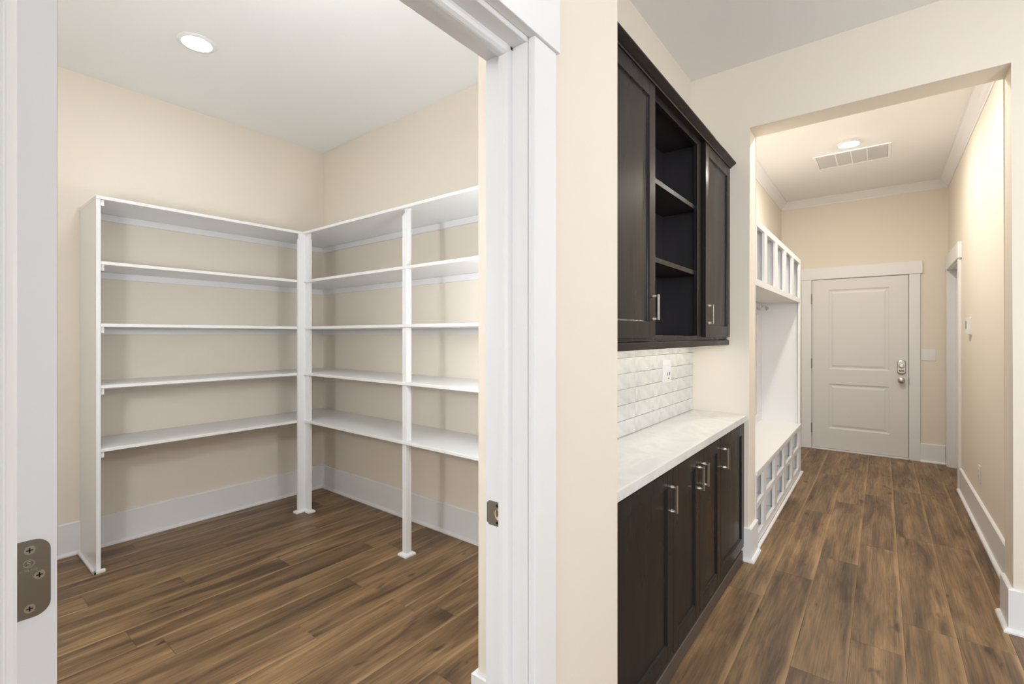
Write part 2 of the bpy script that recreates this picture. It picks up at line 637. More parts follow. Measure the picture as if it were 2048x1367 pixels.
# curved lip towards the pantry
for i in range(5):
    a0, a1 = math.radians(18 * i), math.radians(18 * (i + 1))
    R = 0.006
    x_0, y_0 = xa + 0.001 - R * math.sin(a0), YJ1 - 0.0015 + R * (1 - math.cos(a0))
    x_1, y_1 = xa + 0.001 - R * math.sin(a1), YJ1 - 0.0015 + R * (1 - math.cos(a1))
    sk.prism([(x_0, y_0, z0 + 0.005), (x_1, y_1, z0 + 0.005), (x_1, y_1, z1 - 0.005), (x_0, y_0, z1 - 0.005)], (-0.001, -0.0006, 0))
strike = sk.make('strike_plate', M_HINGE, frame)
strike['label'] = 'satin nickel strike plate with rounded lip'
hole = []
hx, hz = -0.6965, 0.907
for i in range(20):
    a = 2 * math.pi * i / 20
    hole.append((hx + 0.0088 * math.cos(a), YJ1 - 0.0019, hz + 0.0125 * math.sin(a)))
h = B().prism(hole, (0, 0.0006, 0))
h.make('latch_hole', M_BRASS, strike)
hole = [(hx - 0.0015 + 0.0042 * math.cos(2 * math.pi * i / 16), YJ1 - 0.0024, hz + 0.003 + 0.0085 * math.sin(2 * math.pi * i / 16)) for i in range(16)]
B().prism(hole, (0, 0.0006, 0)).make('latch_hole', new_mat('latch_hole_depth', rgb(120, 98, 72), 0.8), strike)
for zz in (0.9265, 0.8875):
    B().cone((-0.6985, YJ1 - 0.0015, zz), (-0.6985, YJ1 - 0.0024, zz), 0.0036, 0.0030, 16).box(-0.7010, -0.6960, YJ1 - 0.0026, YJ1 - 0.0023, zz - 0.0006, zz + 0.0006).make('screw', M_DARK, strike)


# ---------------------------------------------------------------- pantry door, swung fully open, and its hinges
def ring_rect(u0, u1, v0, v1, inset, place, d):
    return [place(u0 + inset, v0 + inset, d), place(u1 - inset, v0 + inset, d), place(u1 - inset, v1 - inset, d), place(u0 + inset, v1 - inset, d)]


def panel_face(b, u0, u1, v0, v1, panels, place, rings):
    """a moulded door face in the (u,v) plane: flat field with raised panels let in"""
    us = sorted({u0, u1} | {p[0] for p in panels} | {p[1] for p in panels})
    vs = sorted({v0, v1} | {p[2] for p in panels} | {p[3] for p in panels})
    for a, c in zip(us, us[1:]):
        for e, f in zip(vs, vs[1:]):
            if any(p[0] <= a and c <= p[1] and p[2] <= e and f <= p[3] for p in panels):
                continue
            b.bm.faces.new([b.bm.verts.new(q) for q in (place(a, e, 0), place(c, e, 0), place(c, f, 0), place(a, f, 0))])
    for p in panels:
        b.rings([ring_rect(*p, i, place, d) for i, d in rings])


RINGS = [(0, 0), (0.006, 0.0045), (0.016, 0.008), (0.026, 0.008), (0.031, 0.006), (0.046, 0.002), (0.050, 0.002)]
door1 = thing('door_1', (XP - 0.003, 0.066, 0), 'white pantry door swung open, hinge edge facing the hall', None, None, 'structure')
dx0, dx1, dy0, dy1 = XP - 0.002 - 0.770, XP - 0.002, 0.0660, 0.1008
b = B().box(dx0 + .01, dx1 - .01, dy0 + 0.009, dy1 - 0.009, 0.02, ZJ - 0.012)
for yy, s in ((dy1, 1), (dy0, -1)):
    panel_face(b, dx0, dx1, 0.012, ZJ - 0.004, [(dx0 + .12, dx1 - .12, 0.24, 0.80), (dx0 + .12, dx1 - .12, 0.95, 1.84)],
               lambda u, v, d, yy=yy, s=s: (u, yy - s * d, v), RINGS)
for a in ((dx1 - 0.02, dx1, 0.012, ZJ - 0.004), (dx0, dx0 + 0.02, 0.012, ZJ - 0.004), (dx0 + 0.02, dx1 - 0.02, 0.012, 0.03), (dx0 + 0.02, dx1 - 0.02, ZJ - 0.03, ZJ - 0.004)):
    b.box(a[0], a[1], dy0 + .0002, dy1 - .0002, a[2], a[3])
b.make('door_slab', M_TRIM, door1)
for s in (1, -1):
    yk = dy1 if s > 0 else dy0
    B().lathe((dx0 + 0.06, yk, 0.907), (0, s, 0), [(0.032, 0), (0.032, 0.004), (0.012, 0.008), (0.011, 0.03), (0.026, 0.042), (0.027, 0.055), (0.015, 0.064), (0, 0.065)]).make('door_knob', M_NICKEL, door1, True)


def phillips(b, c, n, r, t):
    b.cone(c, Vector(c) + Vector(n) * t, r, r * 0.86, 24)


def hinge_leaf(zc, hh=0.0425, detail=False):
    x = dx1
    ya, yb, r = 0.0655, 0.0953, 0.0135
    loop = [(x + 0.0001, ya, zc - hh), (x + 0.0001, yb - r, zc - hh)]
    for i in range(1, 9):
        a = math.radians(-90 + 90 * i / 8)
        loop.append((x + 0.0001, yb - r + r * math.cos(a), zc - hh + r + r * math.sin(a)))
    for i in range(0, 9):
        a = math.radians(90 * i / 8)
        loop.append((x + 0.0001, yb - r + r * math.cos(a), zc + hh - r + r * math.sin(a)))
    loop.append((x + 0.0001, ya, zc + hh))
    b = B().prism(loop, (0.0016, 0, 0))
    b.cone((x + 0.001, 0.0625, zc - hh), (x + 0.001, 0.0625, zc + hh), 0.0055, 0.0055, 20)
    lf = b.make('hinge', M_HINGE, door1)
    lf['label'] = 'satin nickel butt hinge'
    xs = x + 0.0017
    for dy, dz in ((0.0785, 0.032), (0.0862, 0.0025), (0.0785, -0.032)):
        B().cone((xs - 0.0008, dy, zc + dz), (xs + 0.0008, dy, zc + dz), 0.0052, 0.0046, 24).make('screw', M_STEEL, lf, True)
        B().box(xs + 0.0008, xs + 0.0011, dy - 0.0027, dy + 0.0027, zc + dz - 0.0006, zc + dz + 0.0006).box(
            xs + 0.0008, xs + 0.0011, dy - 0.0006, dy + 0.0006, zc + dz - 0.0027, zc + dz + 0.0027).make('screw_slot', M_DARK, lf)
    if detail:
        # pressed emblem: a ring round an S, lettering below
        bb = B()
        cy, cz, R = 0.0780, zc + 0.0175, 0.0046
        for i in range(28):
            a0, a1 = 2 * math.pi * i / 28, 2 * math.pi * (i + 1) / 28
            q = [(xs, cy + k * math.cos(a), cz + k * math.sin(a)) for a, k in ((a0, R), (a1, R), (a1, R - 0.0008), (a0, R - 0.0008))]
            bb.prism(q, (0.0002, 0, 0))
        bb.make('emblem', M_STEEL, lf)
        for body, size, yy, zz in (('S', 0.0085, cy, cz - 0.0029), ('SCHLAGE', 0.0034, cy, cz - 0.0085)):
            cu = bpy.data.curves.new('lettering', 'FONT')
            cu.body = body
            cu.size = size
            cu.align_x = 'CENTER'
            cu.extrude = 0.0001
            to = bpy.data.objects.new('lettering', cu)
            COL.objects.link(to)
            to.rotation_euler = (math.radians(90), 0, math.radians(90))
            to.location = (xs + 0.0001, yy, zz)
            bpy.context.view_layer.update()
            me = bpy.data.meshes.new_from_object(to)
            me.transform(to.matrix_world)
            bpy.data.objects.remove(to)
            off = ORIGIN.get(lf.name, Vector())
            me.transform(Matrix.Translation(-off))
            me.materials.clear()
            me.materials.append(M_STEEL)
            lo = bpy.data.objects.new('lettering', me)
            COL.objects.link(lo)
            lo.parent = lf


hinge_leaf(1.0525, detail=True)
hinge_leaf(1.78)
hinge_leaf(0.27)

# ---------------------------------------------------------------- pantry shelving
SH = thing('pantry_shelving', (-3.43, 1.82, 0), 'white built-in L-shaped pantry shelving with five levels', 'shelving')
XF, YFR = -3.43, 1.812
tops = (2.102, 1.737, 1.388, 1.042, 0.687)
for z in tops:
    top = z == tops[0]
    b = B().box(XPL, XF, 0.645 if not top else 0.6245, YPB, z - 0.019, z, 0.002)
    b.make('shelf', M_TRIM, SH)
    box('shelf', M_TRIM, SH, XF + 0.0005, XS, YFR, YPB, z - 0.019, z, bev=0.002)
    box('cleat', M_TRIM, SH, XPL, XPL + 0.018, 0.664, YPB - 0.018, z - 0.019 - 0.042, z - 0.0195, bev=0.001)
    box('cleat', M_TRIM, SH, XPL + 0.018, XS, YPB - 0.018, YPB, z - 0.019 - 0.042, z - 0.0195, bev=0.001)
    box('cleat', M_TRIM, SH, XPL, XF - 0.012, 0.645, 0.663, z - 0.019 - 0.034, z - 0.0195, bev=0.001)
box('side_panel', M_TRIM, SH, XPL + 0.001, XF - 0.008, 0.626, 0.645, 0, 2.083, bev=0.001)
box('front_strip', M_TRIM, SH, XF - 0.008, XF + 0.004, 0.625, 0.6455, 0, 2.045, bev=0.0015)
b = B()
b.box(XPL + 0.035, XF + 0.022, 0.609, 0.626, 0, 0.02, 0.004)
b.box(XF + 0.004, XF + 0.022, 0.609, 0.664, 0, 0.02, 0.004)
b.make('shoe_moulding', M_TRIM, SH)
# corner post: two boards meeting at the inside corner of the L
CX, CY = -3.415, 1.824
b = B()
pr = [(CX, CY - 0.056), (CX, CY), (CX + 0.058, CY), (CX + 0.058, CY + 0.019), (CX - 0.018, CY + 0.019), (CX - 0.018, CY - 0.056)]
b.rings([[(x, y, 0) for x, y in pr], [(x, y, 2.035) for x, y in pr],
         [(CX - 0.004, CY - 0.040, 2.06), (CX - 0.002, CY + 0.001, 2.062), (CX + 0.040, CY + 0.003, 2.06), (CX + 0.040, CY + 0.019, 2.062), (CX - 0.018, CY + 0.019, 2.062), (CX - 0.018, CY - 0.040, 2.062)]])
b.box(CX - 0.018, CX - 0.004, CY - 0.048, CY + 0.019, 2.05, 2.083)
b.box(CX - 0.018, CX + 0.050, CY + 0.005, CY + 0.019, 2.05, 2.083)
b.make('post', M_TRIM, SH)


def foot(b, x0, x1, y0, y1):
    b.rings([[(x0, y0, 0), (x1, y0, 0), (x1, y1, 0), (x0, y1, 0)], [(x0, y0, 0.008), (x1, y0, 0.008), (x1, y1, 0.008), (x0, y1, 0.008)],
             [(x0 + .004, y0 + .004, 0.014), (x1 - .004, y0 + .004, 0.014), (x1 - .004, y1 - .004, 0.014), (x0 + .004, y1 - .004, 0.014)],
             [(x0 + .013, y0 + .013, 0.018), (x1 - .013, y0 + .013, 0.018), (x1 - .013, y1 - .013, 0.018), (x0 + .013, y1 - .013, 0.018)]])


b = B()
foot(b, CX - 0.036, CX + 0.017, CY - 0.076, CY + 0.036)
foot(b, CX - 0.034, CX + 0.078, CY - 0.017, CY + 0.037)
b.make('post_foot', M_TRIM, SH)
px0, px1, py0, py1 = -2.269, -2.231, 1.818, 1.856
b = B()
b.rings([[(px0, a_, z_), (px1, a_, z_), (px1, py1, z_), (px0, py1, z_)] for a_, z_ in ((py0, 0), (py0, 2.040), (py0 + 0.018, 2.064), (py0 + 0.018, 2.083))])
b.make('post', M_TRIM, SH)
b = B()
foot(b, px0 - 0.02, px1 + 0.02, py0 - 0.02, py1 + 0.02)
b.make('post_foot', M_TRIM, SH)


# ---------------------------------------------------------------- recessed ceiling lights
def downlight(x, y, mat, label, r=0.067, R=0.094):
    t = thing('ceiling_light', (x, y, H), label, 'ceiling light')
    B().lathe((x, y, H), (0, 0, -1), [(R, 0), (R, 0.003), (R - 0.004, 0.006), (r + 0.004, 0.008), (r, 0.004), (r, 0.0)], 48).make('trim_ring', M_CEIL, t, True)
    B().lathe((x, y, H), (0, 0, -1), [(r, 0.002), (r * 0.97, 0.007), (r * 0.8, 0.011), (r * 0.5, 0.014), (0, 0.015)], 48).make('lens', mat, t)
    return t


downlight(-2.943, 0.957, M_LP, 'lit recessed ceiling light above the pantry shelves')


def globe(x, y, drop, r, mat, name, label):
    """opal globe on a short stem (added outside the view to brighten the rooms)"""
    t = thing(name, (x, y, H), label, 'ceiling light')
    B().lathe((x, y, H), (0, 0, -1), [(0.06, 0), (0.06, 0.012), (0.045, 0.02), (0.012, 0.024), (0.012, drop - r + 0.004)], 32).make('canopy', M_NICKEL, t, True)
    b = B()
    bmesh.ops.create_uvsphere(b.bm, u_segments=28, v_segments=16, radius=r, matrix=Matrix.Translation((x, y, H - drop)))
    b.make('globe', mat, t, True)


globe(-1.70, 0.80, 0.20, 0.10, M_GP, 'added_globe_light', 'added opal globe light on the pantry ceiling near the doorway, out of view')  # unseen globe added to lift the pantry ceiling
globe(1.1, 1.6, 1.2, 0.13, M_GH, 'added_pendant_light', 'added opal globe pendant in the hall right of the viewer, out of view')  # unseen pendant added to even out walls and ceiling in the hall

downlight(-0.214, 4.83, M_LM, 'lit recessed ceiling light beside the mudroom air grille')
downlight(-0.214, 3.72, M_LM, 'added recessed mudroom ceiling light hidden above the opening header')  # second mudroom light added to brighten the right wall
downlight(0.45, 1.75, M_LH, 'added recessed hall ceiling light in front of the mudroom opening, out of view')  # unseen light added for the header wall and hall floor
downlight(0.6, -1.2, M_LH, 'added recessed hall ceiling light behind the viewer, out of view')  # another unseen light added to fill the hall


def added_wall_lamp(c, n, label, r=0.08):
    t = thing('added_wall_lamp', c, label, 'added wall lamp')
    B().lathe(c, n, [(0.05, 0), (0.05, 0.012), (0.015, 0.018), (0.015, 0.045)], 28).make('back_plate', M_NICKEL, t, True)
    b = B()
    bmesh.ops.create_uvsphere(b.bm, u_segments=28, v_segments=16, radius=r, matrix=Matrix.Translation(Vector(c) + Vector(n) * 0.12))
    b.make('globe', M_SP, t, True)


added_wall_lamp((XS, 1.47, 1.45), (-1, 0, 0), 'added opal globe wall lamp on the pantry return wall, out of view', 0.068)  # unseen lamp added to brighten the lower left shelves
added_wall_lamp((-1.75, YPF, 1.50), (0, 1, 0), 'added opal globe wall lamp facing the pantry end wall, out of view', 0.088)  # unseen lamp added as frontal light on the end wall shelves

# ---------------------------------------------------------------- return-air grille
gx0, gx1, gy0, gy1 = -0.488, 0.066, 4.992, 5.408
gr = thing('air_grille', ((gx0 + gx1) / 2, (gy0 + gy1) / 2, H), 'white return-air grille with four louvred sections on the mudroom ceiling', 'vent')
b = B()
for a in ((gx0, gx1, gy0, gy0 + .022), (gx0, gx1, gy1 - .022, gy1), (gx0, gx0 + .022, gy0 + .022, gy1 - .022), (gx1 - .022, gx1, gy0 + .022, gy1 - .022)):
    b.box(*a, H - 0.007, H, 0.002)
b.make('frame', M_CEIL, gr)
box('backing', new_mat('grille_backing', rgb(222, 216, 208), 0.8), gr, gx0 + .02, gx1 - .02, gy0 + .02, gy1 - .02, H - 0.0012, H)
bays = (gx0 + .022, gx0 + .165, gx0 + .277, gx0 + .389, gx1 - .022)
for xb in bays[1:-1]:
    box('divider', M_CEIL, gr, xb - 0.005, xb + 0.005, gy0 + .022, gy1 - .022, H - 0.007, H - 0.001, bev=0.001)
for i in range(4):
    b = B()
    n = 26
    for k in range(n):
        yy = gy0 + 0.026 + (gy1 - gy0 - 0.052) * (k + 0.5) / n
        b.prism([(bays[i] + .005, yy - 0.0068, H - 0.0042), (bays[i] + .005, yy - 0.0066, H - 0.0052), (bays[i] + .005, yy + 0.0074, H - 0.0028), (bays[i] + .005, yy + 0.0072, H - 0.0018)],
                (bays[i + 1] - bays[i] - 0.010, 0, 0))
    o = b.make('louvres', M_CEIL, gr)
    o['kind'] = 'stuff'

# ---------------------------------------------------------------- mudroom crown
prof = [(0, 0.082), (0.006, 0.082), (0.008, 0.070), (0.020, 0.058), (0.034, 0.040), (0.050, 0.024), (0.060, 0.014), (0.064, 0.010), (0.070, 0.010), (0.070, 0.0), (0, 0.0)]
crown = thing('trim_2', (0, YM, H), 'white crown moulding round the mudroom ceiling', None, None, 'structure')
for (p0, p1, n) in (((XM0, YM), (XM1, YM), (0, -1)), ((XM0, YH1), (XM0, YM), (1, 0)), ((XM1, YM), (XM1, YH1), (-1, 0)), ((XM1, YH1), (XM0, YH1), (0, 1))):
    d = Vector((p1[0] - p0[0], p1[1] - p0[1], 0)).normalized()
    n = Vector((n[0], n[1], 0))
    b = B()
    va = [b.bm.verts.new(Vector((p0[0], p0[1], H - z)) + n * t + d * t) for t, z in prof]
    vb = [b.bm.verts.new(Vector((p1[0], p1[1], H - z)) + n * t - d * t) for t, z in prof]
    k = len(va)
    b.bm.faces.new(va)
    b.bm.faces.new(vb[::-1])
    for i in range(k):
        j = (i + 1) % k
        b.bm.faces.new((va[i], vb[i], vb[j], va[j]))
    b.make('crown_moulding', M_TRIM, crown)


# ---------------------------------------------------------------- niche: base cabinets
def shaker(name, mat, parent, x, y0, y1, z0, z1, sw=0.060, rw=0.062, t=0.020, rec=0.008):
    """recessed-panel cabinet door, face at x looking +X"""
    b = B()
    b.box(x - t, x, y0, y0 + sw, z0, z1, 0.0018)
    b.box(x - t, x, y1 - sw, y1, z0, z1, 0.0018)
    b.box(x - t, x, y0 + sw, y1 - sw, z0, z0 + rw, 0.0012)
    b.box(x - t, x, y0 + sw, y1 - sw, z1 - rw, z1, 0.0012)
    # bevelled inner lip and sunk panel
    pl = lambda u, v, d: (x - d, u, v)
    b.rings([ring_rect(y0 + sw - .001, y1 - sw + .001, z0 + rw - .001, z1 - rw + .001, i, pl, d) for i, d in ((0, 0.001), (0.004, rec * 0.8), (0.006, rec))])
    return b.make(name, mat, parent)


def pull(parent, x, y, za, zb, so=0.027):
    """square bar pull with tapered round feet"""
    b = B()
    b.box(x + so - 0.0035, x + so + 0.0035, y - 0.0052, y + 0.0052, za, zb, 0.0008)
    for z in (za + 0.006, zb - 0.006):
        b.cone((x, y, z), (x + 0.006, y, z), 0.0062, 0.0062, 20)
        b.cone((x + 0.006, y, z), (x + 0.018, y, z), 0.0075, 0.0048, 20)
        b.cone((x + 0.017, y, z), (x + so - 0.002, y, z), 0.0048, 0.0045, 16)
    o = b.make('handle', M_NICKEL, parent, True)
    o['label'] = 'satin nickel bar pull'
    return o


XD = -0.637
ZB0, ZB1 = 0.082, 0.803
cab_spec = [
    (YN0 + 0.002, 1.825, [(YN0 + 0.006, 1.8235, 'r')], 'near single-door espresso base cabinet beside the hall wall corner'),
    (1.825, 2.512, [(1.8265, 2.1640, 'r'), (2.1670, 2.5105, 'l')], 'middle double-door espresso base cabinet with paired bar pulls'),
    (2.512, YN1 - 0.001, [(2.5135, 3.024, 'l')], 'far single-door espresso base cabinet beside the white baseboard'),
]
for y0, y1, doors, lab in cab_spec:
    c = thing('base_cabinet', (XN + 0.005, (y0 + y1) / 2, 0), lab, 'cabinet', 'base cabinets in the niche')
    b = B()
    b.box(XN + 0.004, XD - 0.022, y0 + .0005, y1 - .0005, 0.0665, 0.815)
    b.make('carcass', M_ESP, c)
    for a, e, side in doors:
        d = shaker('door', M_ESP, c, XD, a, e, ZB0, ZB1)
        pull(d, XD, (e - 0.036) if side == 'r' else (a + 0.034), 0.645, 0.749)
toe = box('toe_board', new_mat('dusty_toe_board', rgb(84, 73, 65), 0.6), None, XN + 0.006, -0.6365, YN0 + 0.002, 2.993, 0.0005, 0.066, bev=0.003)
tag(toe, 'dusty brown toe board along the foot of the base cabinets', 'board')
ct = B()
ct.box(XN, -0.622, YN0 + 0.001, YN1 - 0.001, 0.817, 0.855, 0.004, 2)
tag(ct.make('countertop', M_QUARTZ), 'white quartz countertop on the espresso base cabinets', 'countertop')

# ---------------------------------------------------------------- tile backsplash (children of the niche wall)
box('grout_bed', M_GROUT, niche, XN, XN + 0.004, YN0, YN1, 0.855, 1.33)
TL, TH, GT = 0.2935, 0.0718, 0.0022
tm = {}
k = 0
y = YN1
while y > YN0 + 0.01:
    ya = max(y - TL, YN0)
    z = 0.857
    while z < 1.328:
        zb = min(z + TH, 1.328)
        key = (round(y - ya, 3), round(zb - z, 3))
        if key not in tm:
            hy, hz = (y - ya - GT) / 2, (zb - z - GT) / 2
            tm[key] = mesh_of(B().box(0, 0.0085, -hy, hy, -hz, hz, 0.0014, 2), 'tile', M_TILE)
        o = shared('tile', tm[key], niche, (XN + 0.0015 + random.uniform(0, 0.0008), (y + ya) / 2, (z + zb) / 2))
        o.rotation_euler = (0, random.uniform(-.006, .006), random.uniform(-.003, .003))
        z += TH
    y -= TL

# ---------------------------------------------------------------- wall cabinets
XU, ZU0, ZU1 = -0.7145, 1.312, 2.322
XB = XU - 0.0205
UY = ((YN0 + 0.002, 1.855), (1.855, 2.528), (2.528, YN1 - 0.001))
# near unit
c = thing('wall_cabinet', (XN + 0.005, 1.6, ZU0), 'near espresso wall cabinet with tall closed door', 'cabinet', 'wall cabinets in the niche')
box('carcass', M_ESP, c, XN + 0.004, XB, UY[0][0], UY[0][1] - 0.0005, 1.300, 2.345)
d = shaker('door', M_ESP, c, XU, UY[0][0] + 0.003, 1.842, ZU0, ZU1)
pull(d, XU, 1.842 - 0.036, 1.381, 1.482, 0.026)
# far unit
c = thing('wall_cabinet', (XN + 0.005, 2.78, ZU0), 'far espresso wall cabinet with narrow closed door', 'cabinet', 'wall cabinets in the niche')
box('carcass', M_ESP, c, XN + 0.004, XB, UY[2][0] + 0.0005, UY[2][1], 1.300, 2.345)
d = shaker('door', M_ESP, c, XU, 2.532, 3.024, ZU0, ZU1)
pull(d, XU, 2.532 + 0.034, 1.381, 1.482, 0.026)
# open middle unit
c = thing('wall_cabinet', (XN + 0.005, 2.19, ZU0), 'open espresso wall cabinet with two shelves between the closed ones', 'cabinet', 'wall cabinets in the niche')
ya, yb = UY[1]
box('back_panel', M_ESPIN, c, XN + 0.004, XN + 0.012, ya, yb, 1.300, 2.345)
box('side_panel', M_ESPIN, c, XN + 0.012, XB - 0.019, ya + .0005, ya + 0.018, 1.300, 2.345)
box('side_panel', M_ESPIN, c, XN + 0.012, XB - 0.019, yb - 0.020, yb - .0005, 1.300, 2.345)
box('bottom_panel', M_ESPIN, c, XN + 0.012, XB - 0.019, ya + 0.018, yb - 0.020, 1.300, 1.318)
box('top_panel', M_ESPIN, c, XN + 0.012, XB - 0.019, ya + 0.018, yb - 0.020, 2.305, 2.345)
b = B()
b.box(XB - 0.019, XB, ya + .0005, ya + 0.038, 1.300, 2.345, 0.001)
b.box(XB - 0.019, XB, yb - 0.072, yb - .0005, 1.300, 2.345, 0.001)
b.box(XB - 0.019, XB, ya + 0.038, yb - 0.072, 2.290, 2.345, 0.001)
b.box(XB - 0.019, XB, ya + 0.038, yb - 0.072, 1.300, 1.320, 0.001)
b.make('face_frame', M_ESP, c)
for z in (1.962, 1.630):
    b = B().box(XN + 0.012, XB - 0.020, ya + 0.0185, yb - 0.0205, z, z + 0.019)
    o = b.make('shelf', M_ESPIN, c)
    box('shelf_edge', M_ESP, c, XB - 0.020, XB - 0.012, ya + 0.0385, yb - 0.0725, z - 0.001, z + 0.020)
# crown and light rail running across all three
b = B()
cp = [(XU - 0.0195, 2.322), (XU + 0.004, 2.322), (XU + 0.006, 2.327), (XU + 0.013, 2.331), (XU + 0.027, 2.341), (XU + 0.033, 2.3455), (XU + 0.034, 2.350), (XU - 0.0195, 2.350)]
b.prism([(x, YN0 + 0.001, z) for x, z in cp], (0, YN1 - YN0 - 0.002, 0))
b.box(XN + 0.004, XU - 0.0195, YN0 + 0.001, YN1 - 0.001, 2.3455, 2.350)
tag(b.make('cabinet_crown', M_ESP), 'espresso crown moulding along the top of the wall cabinets', 'moulding')
b = B()
b.prism([(x, YN0 + 0.001, z) for x, z in ((XB - 0.019, 1.2985), (XB + 0.002, 1.2985), (XB + 0.012, 1.294), (XB + 0.014, 1.290), (XB + 0.014, 1.265), (XB - 0.005, 1.265), (XB - 0.019, 1.275))], (0, YN1 - YN0 - 0.003, 0))
tag(b.make('light_rail', M_ESP), 'espresso light rail under the wall cabinets', 'moulding')
lamp = thing('under_cabinet_light', (-0.84, 2.2, 1.30), 'slim lit light bar fixed under the wall cabinets', 'lamp')
box('housing', M_PLAST, lamp, -0.862, -0.818, 1.5, 2.95, 1.288, 1.2995, bev=0.001)
box('diffuser', M_LC, lamp, -0.857, -0.823, 1.505, 2.945, 1.2855, 1.288)


# ---------------------------------------------------------------- outlets, switch, thermostat
def on_wall(c, n, up=(0, 0, 1)):
    """matrix whose x is to the viewer's right, y up, z out of the wall"""
    n = Vector(n)
    u = Vector(up)
    r = u.cross(n)
    return Matrix((( r.x, u.x, n.x, c[0]), (r.y, u.y, n.y, c[1]), (r.z, u.z, n.z, c[2]), (0, 0, 0, 1)))


def wbox(b, M, x0, x1, y0, y1, z0, z1, bev=0.0, seg=1):
    n0 = set(b.bm.verts)
    b.box(x0, x1, y0, y1, z0, z1, bev, seg)
    vs = [v for v in b.bm.verts if v not in n0]
    bmesh.ops.transform(b.bm, matrix=M, verts=vs)
    return b


def duplex(name, c, n, w, h, label):
    M = on_wall(c, n)
    t = thing(name, c, label, 'outlet')
    wbox(B(), M, -w / 2, w / 2, -h / 2, h / 2, 0, 0.006, 0.0025, 2).make('cover_plate', M_PLAST, t)
    wbox(B(), M, -w * 0.24, w * 0.24, -h * 0.30, h * 0.30, 0.005, 0.0075, 0.0008).make('receptacle', M_PLAST, t)
    return t, M


t, M = duplex('wall_outlet', (XN + 0.010, 2.563, 1.1225), (1, 0, 0), 0.124, 0.130, 'white outlet on the tile backsplash above the countertop')
b = B()
for x in (-0.002, 0.036):
    wbox(b, M, x - 0.004, x + 0.004, -0.022, -0.004, 0.0074, 0.0079)
wbox(b, M, 0.013, 0.026, -0.041, -0.035, 0.0074, 0.0079)
b.make('slots', M_DARK, t)
t, M = duplex('wall_outlet', (XM1, 4.555, 0.365), (-1, 0, 0), 0.075, 0.118, 'white outlet low on the mudroom right wall')
for y in (-0.019, 0.019):
    b = B()
    for x in (-0.0065, 0.0065):
        wbox(b, M, x - 0.001, x + 0.001, y, y + 0.008, 0.0074, 0.0078)
    wbox(b, M, -0.002, 0.002, y - 0.009, y - 0.005, 0.0074, 0.0078)
    b.make('slots', M_DARK, t)
c0 = (0.384, YM, 1.118)
M = on_wall(c0, (0, -1, 0))
t = thing('light_switch', c0, 'white two-gang rocker switch right of the mudroom door', 'switch')
wbox(B(), M, -0.059, 0.059, -0.060, 0.060, 0, 0.006, 0.0025, 2).make('cover_plate', M_PLAST, t)
for x in (-0.023, 0.023):
    b = B()
    wbox(b, M, x - 0.0165, x + 0.0165, -0.033, 0.033, 0.005, 0.0085, 0.001)
    b.make('rocker', M_PLAST, t)
c0 = (XM1, 5.0, 1.392)
M = on_wall(c0, (-1, 0, 0))
t = thing('thermostat', c0, 'white thermostat on the mudroom right wall', 'thermostat')
wbox(B(), M, -0.058, 0.058, -0.066, 0.066, 0, 0.004, 0.001).make('back_plate', M_PLAST, t)
wbox(B(), M, -0.055, 0.055, -0.062, 0.062, 0.003, 0.026, 0.003, 2).make('body', M_PLAST, t)
wbox(B(), M, -0.036, 0.036, -0.022, 0.040, 0.0258, 0.0266).make('screen', M_GREYP, t)

# ---------------------------------------------------------------- mudroom lockers
LK = thing('storage_locker', (XM0, 4.2, 0), 'white built-in lockers with bench and cubbies along the mudroom wall', 'locker')
LF, LE = -0.610, 5.275
Y0 = YH1 + 0.001
ZL = (1.632, 1.674, 2.003, 2.046)        # cubby row: board underside, board top, opening top, top
stiles_u = [(Y0, Y0 + 0.045), (3.490, 3.580), (3.900, 3.990), (4.305, 4.395), (4.715, 4.805), (5.180, LE)]
stiles_l = [(Y0, Y0 + 0.040), (3.455, 3.545), (3.860, 3.950), (4.275, 4.365), (4.680, 4.770), (5.110, 5.180)]
# upper cubbies
box('top_board', M_TRIM, LK, XM0, LF - 0.018, Y0, LE, ZL[3] - 0.020, ZL[3] - 0.001)
box('top_rail', M_TRIM, LK, LF - 0.018, LF, Y0, LE, ZL[2], ZL[3], bev=0.0015)
box('cubby_floor', M_TRIM, LK, XM0, LF - 0.018, Y0, LE, ZL[0] + 0.010, ZL[0] + 0.030)
box('bottom_rail', M_TRIM, LK, LF - 0.018, LF, Y0, LE, ZL[0], ZL[1], bev=0.0015)
for a, e in stiles_u:
    m = (a + e) / 2
    if a > Y0 and e < LE:
        box('divider', M_TRIM, LK, XM0, LF - 0.018, m - 0.0095, m + 0.0095, ZL[0] + 0.030, ZL[3] - 0.020)
    box('stile', M_TRIM, LK, LF - 0.018, LF, a, e, ZL[1], ZL[2], bev=0.0015)
box('end_panel', M_TRIM, LK, XM0, LF - 0.018, LE - 0.040, LE - 0.002, 0, ZL[3] - 0.021)
box('stile', M_TRIM, LK, LF - 0.018, LF, LE - 0.065, LE, 0.0, ZL[0], bev=0.0015)
